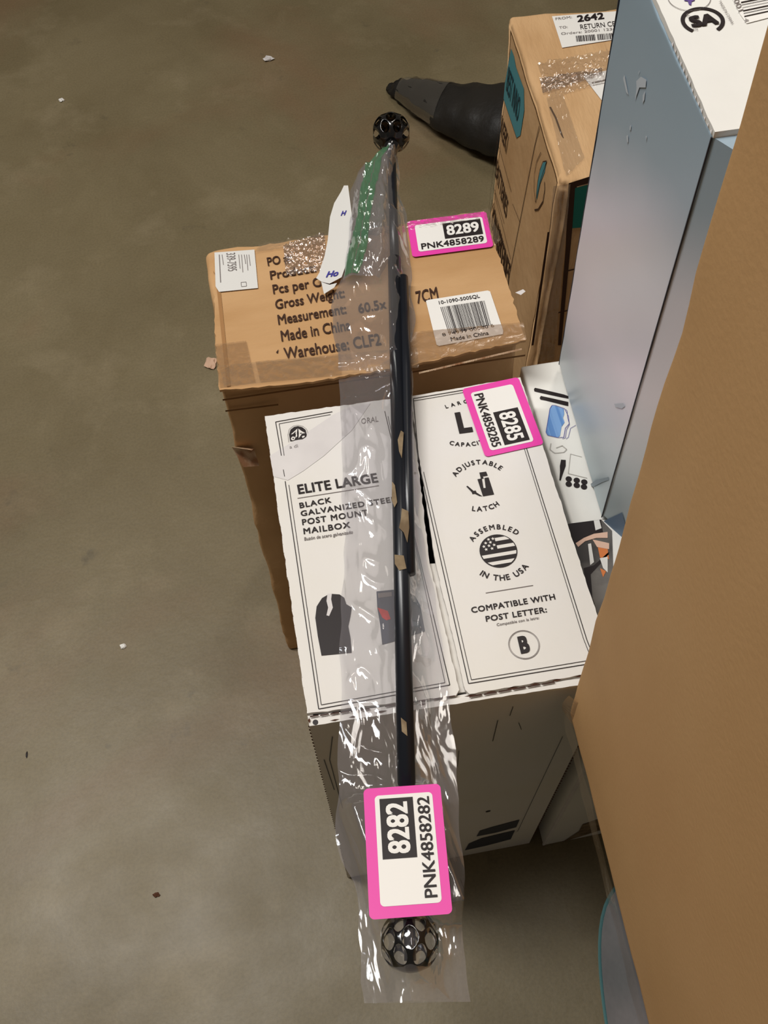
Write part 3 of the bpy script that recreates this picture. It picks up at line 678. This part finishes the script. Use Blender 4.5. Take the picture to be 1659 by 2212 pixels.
for P_ in ([(735, 500), (745, 480), (770, 610), (755, 590)], [(820, 520), (850, 490), (885, 510), (880, 560), (840, 560), (812, 640), (822, 560)], [(862, 610), (878, 580), (872, 640), (860, 660)], [(780, 805), (788, 800), (784, 835), (776, 830)], [(755, 870), (768, 865), (768, 910), (762, 915)], [(838, 455), (845, 450), (830, 480)], [(880, 870), (888, 870), (884, 905)]):
    LB.poly(g, V2(P_), .0006)
LB.poly(g, V3([(640, 345), (700, 340), (712, 360), (690, 376), (650, 366)]), .0006)
g.make('scuff_marks', SCUFF, bb)
g = Geo(); LB.poly(g, V3([(470, 885), (520, 850), (600, 830), (605, 850), (560, 865), (500, 895)]), .0006); g.make('dark_rub', mat('dark_rub_mark', (150, 162, 170), .6, .3), bb)
W5 = lambda z: Q(z, 3.6144, 1200, 0)
g = Geo(); c = TB.px((1517.5, 46)); TB.disc(g, c, .0125, ring=.0024, a0=-60, a1=225, n=40, e=.0006)
text(TB, g, 'SA', c-TB.u*.0075-TB.v*.0045, c+TB.u*.0085-TB.v*.0045, c-TB.u*.0075+TB.v*.0045, .05, e=.0006, world=True)
bar = [(1435, 10, 1600, -45), (1455, 48, 1620, -5), (1460, 80, 1625, 25), (1465, 105, 1632, 50), (1478, 128, 1630, 82)]
for i in range(9):
    y = -70+i*22; wd = (3, 7, 3, 9, 4, 3, 8, 4, 7)[i]
    TB.poly(g, W5([(1430+i*5, y+30), (1700, y-20), (1700, y-20+wd), (1430+i*5, y+30+wd)]), .0010)
ce = g.make('certification_print', INK, bb)
g = Geo(); TB.poly(g, W5([(1350, -60), (1720, -140), (1720, 130), (1490, 190), (1440, 120)]), .0006); lb = g.make('barcode_label', LABEL, bb)
g = Geo(); text(TB, g, '0001', TB.px(W5([(1370, -20)])[0]), TB.px(W5([(1425, 105)])[0]), TB.px(W5([(1408, -35)])[0]), .0, e=.0012, world=True)
text(TB, g, '4', TB.px(W5([(1465, 160)])[0]), TB.px(W5([(1472, 182)])[0]), TB.px(W5([(1500, 155)])[0]), .0, e=.0012, world=True)
text(TB, g, 'MADE IN CHINA', TB.px(W5([(1272, 25)])[0]), TB.px(W5([(1372, 200)])[0]), TB.px(W5([(1290, 15)])[0]), .0, e=.0010, world=True)
text(TB, g, 'C', TB.px(W5([(1020, 140)])[0]), TB.px(W5([(1045, 140)])[0]), TB.px(W5([(1018, 118)])[0]), .0, e=.0010, world=True)
text(TB, g, 'US', TB.px(W5([(1075, 240)])[0]), TB.px(W5([(1110, 245)])[0]), TB.px(W5([(1072, 222)])[0]), .0, e=.0010, world=True)
g.make('small_print', INKG, bb)
g = Geo(); c = TB.px(W5([(1042, -12)])[0]); TB.disc(g, c, .0125, ring=.0004); g.make('round_emblem_ring', INKG, bb)
g = Geo(); TB.poly(g, W5([(995, -20), (1090, -20), (1085, 10), (1062, 18), (1058, 48), (1040, 40), (1030, 15), (1005, 12)])); g.make('round_emblem', PURPLE, bb)
g = Geo()
for i in range(14):
    t = i/14; p = B0(-.0008, DB*t*.45, HB-.002)
    g.add([p, p+RB @ Vector((.003, .006, .002)), p+RB @ Vector((.002, .008, -.003))], [(0, 1, 2)])
g.make('frayed_edge', TORN, bb)

# ------------------------------------------------------------------ near kraft carton
kz = .58
ko = Vector((.2074, -.0149, kz)); RK = rotm(-.015, -.0443, -.0394)
kc = root('near_kraft_carton', 'large plain kraft carton filling the right edge closest to the viewer', 'box', ko, RK)
KD = .52
crumpled('body', (.45, KD, .74), Matrix.Translation(ko) @ RK.to_4x4() @ Matrix.Translation((0, -KD, 0)), KRAFTF, kc, r=.003, amp=.0016, reach=.03, seed=17.0)
LK = Plane(ko, RK @ Vector((0, -1, 0)), RK @ Vector((0, 0, 1)))
def kstrip(name, pts, m, e, nrm=None, seed=0):
    vs = []; fs = []
    for i, (y, z, wd) in enumerate(pts):
        for k in range(5):
            vs.append(ko + RK @ Vector((-e-.0015*noise.noise(Vector((i*.7, k*.9, seed))), -y, z+wd*(k/4-.5))))
    for i in range(len(pts)-1):
        for k in range(4): n = i*5+k; fs.append((n, n+1, n+6, n+5))
    return mesh(name, vs, fs, m, kc, smooth=True)
kstrip('bottom_tape', [(.0+i*.0125, -.004, .03+.004*math.sin(i*1.3)) for i in range(40)], TAPE, .003)
g = Geo(); vs = []
for i in range(9):
    t = i/8; vs += [ko + RK @ Vector((-.0045-.003*math.sin(t*3), -.002+.004*(1-t), -.004+.045*t)), ko + RK @ Vector((.001, -.012, -.004+.05*t))]
g.add(vs, [(2*i, 2*i+1, 2*i+3, 2*i+2) for i in range(8)]); g.make('loose_tape_end', TAPEB, kc)

# ------------------------------------------------------------------ wrapped bundle under the near kraft carton
wb = root('wrapped_bundle', 'grey plastic-wrapped bundle with a teal side, peeking out under the near kraft carton', 'package', (.36, -.36, 0))
import bmesh
vs = []; fs = []; NU, NV = 180, 24
def bund(k, t, out=0.0):
    z = .012+(kz-.03)*t; q_ = t**2.2; hw = .09+.07*q_; cx_ = .40-.07*q_; hd = .13+.10*t
    a = 2*math.pi*k; n_ = 5
    ca, sa = math.cos(a), math.sin(a); r_ = (abs(ca)**n_+abs(sa)**n_)**(-1/n_)
    edge = math.sin(math.pi*min(1, max(0, t)))**.2
    x = cx_+(hw*r_*ca)*(1 if t < .98 else .97); y = -.365+hd*r_*sa
    nn = noise.noise(Vector((k*22, t*9, 4)))*.003
    return Vector((x+ca*(nn+out), y+sa*(nn+out), z))
for j in range(NV+1):
    for i in range(NU): vs.append(bund(i/NU, j/NV))
for j in range(NV):
    for i in range(NU): fs.append((j*NU+i, j*NU+(i+1) % NU, (j+1)*NU+(i+1) % NU, (j+1)*NU+i))
fs.append(tuple(range(NV*NU, NV*NU+NU))); fs.append(tuple(range(NU-1, -1, -1)))
mesh('wrap', vs, fs, mat('grey_wrapped_plastic', (118, 113, 112), .3, .5, var=((92, 92, 92), 9, (1, 1, 1), .4, .6), bump=(24, .5, (1, 1, 1))), wb, smooth=True)
vs = []; fs = []
for j in range(8):
    t = .86+.14*j/7
    for i in range(NU): vs.append(bund(i/NU, t, .0025))
for j in range(7):
    for i in range(NU): fs.append((j*NU+i, j*NU+(i+1) % NU, (j+1)*NU+(i+1) % NU, (j+1)*NU+i))
mesh('teal_band', vs, fs, mat('teal_plastic', (130, 196, 200), .35, .5), wb, smooth=True)

# ------------------------------------------------------------------ dark poly bag far behind
fb = root('dark_poly_bag', 'black plastic parcel with a tapered taped end lying on the floor behind the tall carton', 'package', (.5, 1.45, 0))
st = [((836, 190), 5), ((850, 190), 20), ((872, 194), 32), ((905, 208), 46), ((945, 224), 58), ((990, 238), 70), ((1040, 250), 84), ((1090, 258), 96), ((1150, 266), 104), ((1220, 272), 100), ((1260, 276), 60)]
vs = []; fs = []; nr = 28; rings = []
for i, (p, rpx) in enumerate(st):
    r_ = rpx*1.85/F_PX; c = horiz(r_*.72).px(p); rings.append((c, r_))
def ringat(t):
    x = t*(len(rings)-1); i = min(int(x), len(rings)-2); f = x-i
    return rings[i][0].lerp(rings[i+1][0], f), rings[i][1]*(1-f)+rings[i+1][1]*f
NS = 60; ax = (rings[-1][0]-rings[0][0]); ax.z = 0; ax.normalize(); side = Vector((-ax.y, ax.x, 0))
for i in range(NS+1):
    c, r_ = ringat(i/NS)
    for k in range(nr):
        a = 2*math.pi*k/nr; q = c+side*math.cos(a)*r_*1.06+Vector((0, 0, math.sin(a)*r_*.72))
        q += side*0.006*noise.noise(Vector((i*.25, k*.5, 1)))+Vector((0, 0, .007*noise.noise(Vector((i*.3, k*.6, 5)))))
        q.z = max(q.z, .001); vs.append(q)
for i in range(NS):
    for k in range(nr): fs.append((i*nr+k, i*nr+(k+1) % nr, (i+1)*nr+(k+1) % nr, (i+1)*nr+k))
fs += [tuple(range(nr-1, -1, -1)), tuple(range(NS*nr, NS*nr+nr))]
mesh('bag_body', vs, fs, BAGBLK, fb, smooth=True)
vs = []; fs = []; m_ = 0
for i in range(10, 27):
    c, r_ = ringat(i/NS)
    for k in range(15):
        a = math.radians(20+k*12); q = c+side*math.cos(a)*(r_*1.06+.003)+Vector((0, 0, math.sin(a)*(r_*.72+.004)))
        q += Vector((0, 0, .0012*noise.noise(Vector((i*.5, k*.5, 2))))); q.z = max(q.z, .004); vs.append(q)
for i in range(16):
    for k in range(14): n = i*15+k; fs.append((n, n+1, n+16, n+15))
mesh('clear_tape', vs, fs, film('glossy_parcel_tape', (90, 84, 74), .08, .25, .06, (30, .03, (1, 1, 1)), cap=.6), fb, smooth=True)

# ------------------------------------------------------------------ black rod with openwork ball finials
RZ = .636
HR = horiz(RZ)
rd = root('finial_rod', 'black double rod with openwork ball finials lying over the cartons in a clear sleeve', 'rod', HR.px((870, 1200)))
def tube(g, path, n=16, cap=True):
    vs = []; 
    for i, (p, r) in enumerate(path):
        a = path[max(0, i-1)][0]; b = path[min(len(path)-1, i+1)][0]; d = (b-a).normalized(); s = d.cross(Vector(UP)).normalized(); t = s.cross(d)
        for k in range(n): q = 2*math.pi*k/n; vs.append(p+(s*math.cos(q)+t*math.sin(q))*r)
    fs = [(i*n+k, i*n+(k+1) % n, (i+1)*n+(k+1) % n, (i+1)*n+k) for i in range(len(path)-1) for k in range(n)]
    if cap: fs += [tuple(range(n-1, -1, -1)), tuple(range((len(path)-1)*n, len(path)*n))]
    g.add(vs, fs)
P0 = HR.px((848, 350)); P1 = HR.px((884, 1960)); dr = (P1-P0).normalized()
at_ = lambda px: HR.px(px)
g = Geo(); a, b = at_((852, 560)), at_((884, 1950)); tube(g, [(a, .0066), (b, .0066)]); g.make('outer_pole', BLACKR, rd, smooth=True)
g = Geo(); a = at_((846, 345)); b = at_((853, 575)); tube(g, [(a, .0046), (b, .0046)]); g.make('inner_pole', BLACKR, rd, smooth=True)
g = Geo(); s_ = .0
tube(g, [(at_((868, 600))+Vector((.001, 0, .000)), .0052), (at_((870, 800))+Vector((.003, 0, 0)), .0052), (at_((880, 1000))+Vector((0, 0, 0)), .0050), (at_((885, 1240))+Vector((0, 0, 0)), .0048)], 14); g.make('second_pole', BLACKR, rd, smooth=True, label='second black pole lying against the first')
g = Geo()
for P_ in ([(866, 930), (872, 934), (868, 990), (862, 975), (859, 950)], [(847, 1040), (853, 1048), (858, 1085), (852, 1096), (846, 1080)], [(868, 1098), (882, 1104), (884, 1140), (880, 1172), (872, 1150), (862, 1140), (866, 1120)], [(852, 1198), (872, 1200), (878, 1228), (862, 1232), (853, 1218)], [(866, 1550), (878, 1560), (880, 1590), (868, 1580)]):
    g = Geo(); horiz(RZ+.0072).poly(g, P_, 0); g.make('paper_scrap', TAN, rd, label='torn tan paper scrap stuck on the pole')
def finial(c, r, holes_rows=5, n=10, inset=.2):
    """a ball pierced by rows of diamond openings"""
    bm = bmesh.new(); rows = holes_rows*2; ring = []
    top = bm.verts.new((0, 0, 1)); bot = bm.verts.new((0, 0, -1))
    for j in range(1, rows):
        th_ = math.pi*j/rows; ring.append([bm.verts.new((math.sin(th_)*math.cos(2*math.pi*(i+.5*(j % 2))/n), math.sin(th_)*math.sin(2*math.pi*(i+.5*(j % 2))/n), math.cos(th_))) for i in range(n)])
    R_ = [[top]*n]+ring+[[bot]*n]; hol = []
    for j in range(1, rows):
        for i in range(n):
            o_ = (j % 2); l = R_[j][i]
            if j in (1,): up = top
            else: up = R_[j-1][(i+o_) % n]
            dn = bot if j == rows-1 else R_[j+1][(i+o_) % n]
            rt = R_[j][(i+1) % n]
            try: f = bm.faces.new((up, l, dn, rt)); hol.append((f, j))
            except ValueError: pass
    inner = [f for f, j in hol if 2 <= j <= rows-2]
    bmesh.ops.inset_individual(bm, faces=inner, thickness=inset*3/holes_rows, depth=0)
    bmesh.ops.delete(bm, geom=[f for f, j in hol if f.is_valid and 2 <= j <= rows-2], context='FACES')
    bmesh.ops.recalc_face_normals(bm, faces=bm.faces)
    Mx = Matrix.Translation(c) @ dr.to_track_quat('Z', 'Y').to_matrix().to_4x4() @ Matrix.Scale(r, 4)
    bmesh.ops.transform(bm, matrix=Mx, verts=bm.verts)
    me = bpy.data.meshes.new('finial'); bm.to_mesh(me); bm.free(); me.transform(MW[rd.name].inverted())
    for p in me.polygons: p.use_smooth = True
    me.materials.append(BLACKM); o = bpy.data.objects.new('finial', me); COL.objects.link(o); o.parent = rd; MW[o.name] = MW[rd.name]
    so = o.modifiers.new('thick', 'SOLIDIFY'); so.thickness = r*.16; so.offset = -1
    su = o.modifiers.new('round', 'SUBSURF'); su.levels = 1; su.render_levels = 2
    return o
C1 = horiz(RZ).px((845, 285)); C2 = horiz(RZ).px((885, 2033))
finial(C1, .0222, 3, 8, .30); finial(C2, .0212, 3, 8, .35)
for c, s_ in ((C1, 1), (C2, -1)):
    g = Geo(); prof = [(-.008, .0050), (.0, .0055), (.002, .0085), (.005, .0090), (.007, .0070), (.012, .0062), (.016, .0050)]
    base = c+dr*s_*.0215
    tube(g, [(base+dr*s_*x, r) for x, r in prof], 18); g.make('finial_collar', BLACKM, rd, smooth=True)
    g = Geo(); tube(g, [(c-dr*s_*.012, .004), (c+dr*s_*.022, .004)], 10); g.make('finial_core', BLACKM, rd, smooth=True)

# ------------------------------------------------------------------ clear plastic sleeve round the rod
sl = root('plastic_sleeve', 'crinkled clear plastic sleeve around the black rod, bearing pink sticker 8282', 'bag', HR.px((840, 1200)))
OUT = [(338, 834, 858), (352, 806, 860), (372, 772, 862), (420, 752, 866), (500, 745, 880), (600, 733, 890), (660, 716, 893), (760, 728, 890), (900, 735, 893), (1000, 738, 900), (1100, 742, 908), (1200, 740, 925), (1300, 735, 942), (1400, 735, 958), (1500, 735, 972), (1560, 733, 980), (1640, 727, 988), (1750, 724, 992), (1850, 735, 998), (1900, 757, 1003), (1960, 772, 1000), (2050, 784, 1004), (2120, 776, 1012), (2165, 782, 1020)]
STK = [HR.px((0, 0))]*4
zf, zn = .6485, .6575
def atz(p, z): return horiz(z).px(p)
S_TL, S_TR, S_BR, S_BL = atz((783.5, 1706), zf), atz((952, 1691), zf), atz((977.6, 1974.6), zn), atz((798, 1986), zn)
sc = (S_TL+S_TR+S_BR+S_BL)/4
def rodx(y):
    t = (y-P0.y)/(P1.y-P0.y); return P0.x+(P1.x-P0.x)*t
def humps(x, y):
    r = .0205*math.exp(-((x-rodx(y))/.016)**2)
    r += .022*math.exp(-(((x-C2.x)**2+(y-C2.y)**2)/.024**2)**1.5)
    return r
def topz(s, x, y, base):
    env = min(1, 5*s*(1-s))
    z = base+env*humps(x, y)*.62+.002*env
    w1 = noise.noise(Vector((x*75, y*17, 1.3))); w2 = noise.noise(Vector((x*34+y*14, y*24-x*8, 7.1))); w3 = noise.noise(Vector((x*150-y*50, y*40, 3.3)))
    cr = (1-abs(w1))**3*.0019+(1-abs(w2))**5*.0030+(1-abs(w3))**3*.00015
    wob = .02*noise.noise(Vector((y*9, 2, 5)))
    for s0, am, wd in ((.06, .0014, .035), (.19, .0013, .03), (.33, .0009, .025), (.84, .0014, .035), (.94, .0010, .03)):
        cr += am*math.exp(-abs(s-s0-wob)/wd)*(.6+.6*noise.noise(Vector((y*14, s0*9, 1))))
    z += cr*(.35+.65*env)-.0018
    # flat under the sticker
    dx = max(0, abs(x-sc.x-(y-sc.y)*-.16)-.024); dy = max(0, abs(y-sc.y)-.037); wgt = math.exp(-(dx*dx+dy*dy)/(.008**2))
    zp = zf+(zn-zf)*(S_TL.y-y)/(S_TL.y-S_BL.y)-.0022
    return z*(1-wgt)+zp*wgt
def outline(y):
    for a, b in zip(OUT, OUT[1:]):
        if a[0] <= y <= b[0]:
            f = (y-a[0])/(b[0]-a[0]); return (a[1]+(b[1]-a[1])*f, a[2]+(b[2]-a[2])*f)
def basez(y):                             # lies on the boxes, sags a little between and in front
    if y > .52: return .6300
    if y > .33: return .6297
    if y > .30: return .621
    if y > .0: return .6185+.0035*abs(y-.15)/.15
    return .622
def sleeve(y0, y1, rows, cols, side, name, m, parent, fn=None, seed=0, ext=None, smooth=True, keep=None):
    vs = []; fs = []
    for j in range(rows+1):
        yp = y0+(y1-y0)*j/rows; l, r = outline(yp) if ext is None else ext(yp)
        A = atz((l, yp), .632); B = atz((r, yp+(-4 if side else -4)), .632)
        for i in range(cols+1):
            s = i/cols; p = A.lerp(B, s); b = basez(p.y)
            ed = .004*noise.noise(Vector((p.y*28, 3 if s < .5 else 9, seed)))*(abs(s-.5)*2)**6
            p.x += ed
            if side: p.z = topz(s, p.x, p.y, b)
            else: p.z = b-.0002*math.sin(s*math.pi)
            if fn: p = fn(p, s, j/rows)
            vs.append(p)
    for j in range(rows):
        for i in range(cols):
            n = j*(cols+1)+i
            if keep is None or keep((i+.5)/cols, (j+.5)/rows): fs.append((n, n+1, n+cols+2, n+cols+1))
    return mesh(name, vs, fs, m, parent, smooth=smooth)
sleeve(338, 2165, 620, 70, True, 'upper_film', FILM, sl)
sleeve(338, 2165, 160, 24, False, 'lower_film', FILM, sl)
def fext(yp):
    if yp < 560: 
        f = max(0, min(1, (yp-345)/30)); return (836+(772-836)*f if yp < 375 else 772-(yp-375)*.14, 858-12*min(1, max(0, (yp-360)/60)))
    return (746-(yp-560)*.15, 846-(yp-560)*.6)
def fbend(p, s, t):
    e = min(1, 6*s*(1-s))*min(1, 6*(1-t)+.1)
    k = noise.noise(Vector((p.x*170, p.y*55, 2)))+.6*noise.noise(Vector((p.x*60, p.y*95, 8)))
    p.z += .004+.006*e+.0052*k*e; return p
sleeve(345, 606, 120, 50, True, 'bunched_fold', FOLD, sl, fn=fbend, ext=fext)
def gk(s, t):
    c = .46-.24*t; w = .19+.03*math.sin(t*9); return abs(s-c) < w and not (.01 < s-c < .03)
def gb(p, s, t): p = fbend(p, s, t); p.z += .0012; return p
sleeve(352, 603, 120, 50, True, 'green_stripe', GREENF, sl, fn=gb, ext=fext, keep=gk)
# sticker on the sleeve: reads from the near end to the far end, letter tops to the left
un = (S_TL-S_BL); vn = (S_BL-S_BR)
SP = Plane(S_BR, un.normalized(), vn.normalized())
v_ = vn-un*(vn.dot(un)/un.length_squared)
sticker(SP, S_BR, (S_TR-S_BR+S_TL-S_BL)/2, v_, '8282', sl, e=.0008)
# torn paper label inside the neck of the sleeve
PL = horiz(.6308)
g = Geo(); PL.poly(g, [(752, 402), (743, 402), (737, 415), (722, 440), (713, 470), (708, 520), (701, 555), (694, 575), (690, 590), (683, 602), (695, 610), (712, 614), (738, 600), (752, 560), (762, 480)], .0008)
PL.poly(g, [(694, 610), (712, 616), (728, 612), (722, 622), (700, 636)], .0006)
pl2 = g.make('paper_label', LABELG, sl, label='torn white paper label with blue italic letters')
g = Geo(); text(PL, g, 'Ho', (704, 601), (730, 597.5), (707, 589), .03, shear=.2, e=.0014); text(PL, g, 'H', (736, 468), (747, 466.5), (738, 458.5), .03, shear=.2, e=.0014); g.make('label_lettering', BLUEINK, pl2)

# ------------------------------------------------------------------ litter on the floor
def scrap(name, label, px, r, m, seed, flat=.35):
    c = horiz(0).px(px); o = root(name, label, 'litter', c); bm = bmesh.new(); bmesh.ops.create_icosphere(bm, subdivisions=2, radius=1)
    for v in bm.verts:
        k = 1+.55*noise.noise(v.co*1.7+Vector((seed, 0, 0))); v.co = Vector((v.co.x*r[0]*k, v.co.y*r[1]*k, max(-.0, (v.co.z+.9)*r[0]*flat*k)))
    me = bpy.data.meshes.new(name); bm.to_mesh(me); bm.free(); me.materials.append(m)
    bpy.data.objects.remove(o)
    q = bpy.data.objects.new(name, me); q.location = c; COL.objects.link(q); q['label'] = label; q['category'] = 'litter'
scrap('paper_scrap', 'tiny white paper scrap on the floor at the far left', (133, 218), (.006, .005), LABEL, 1)
scrap('tape_scrap', 'small crumpled grey tape scrap on the floor left of the black parcel', (580, 130), (.011, .007), TORN, 2)
scrap('plastic_scrap', 'small clear-white plastic scrap on the bare floor left of the mailbox carton', (266, 1397), (.005, .004), LABEL, 3)
scrap('cardboard_scrap', 'pinkish torn cardboard scrap beside the left edge of the 8289 carton', (456, 786), (.010, .014), mat('pale_torn_board', (212, 176, 150), .9, .1), 5)
scrap('floor_chip', 'dark chip lying on the floor at the lower left edge', (58, 1630), (.0015, .005), INK, 6)
scrap('floor_chip', 'small dark chip on the floor below the wide scratch at lower left', (338, 1933), (.004, .003), DARKEDGE, 7)
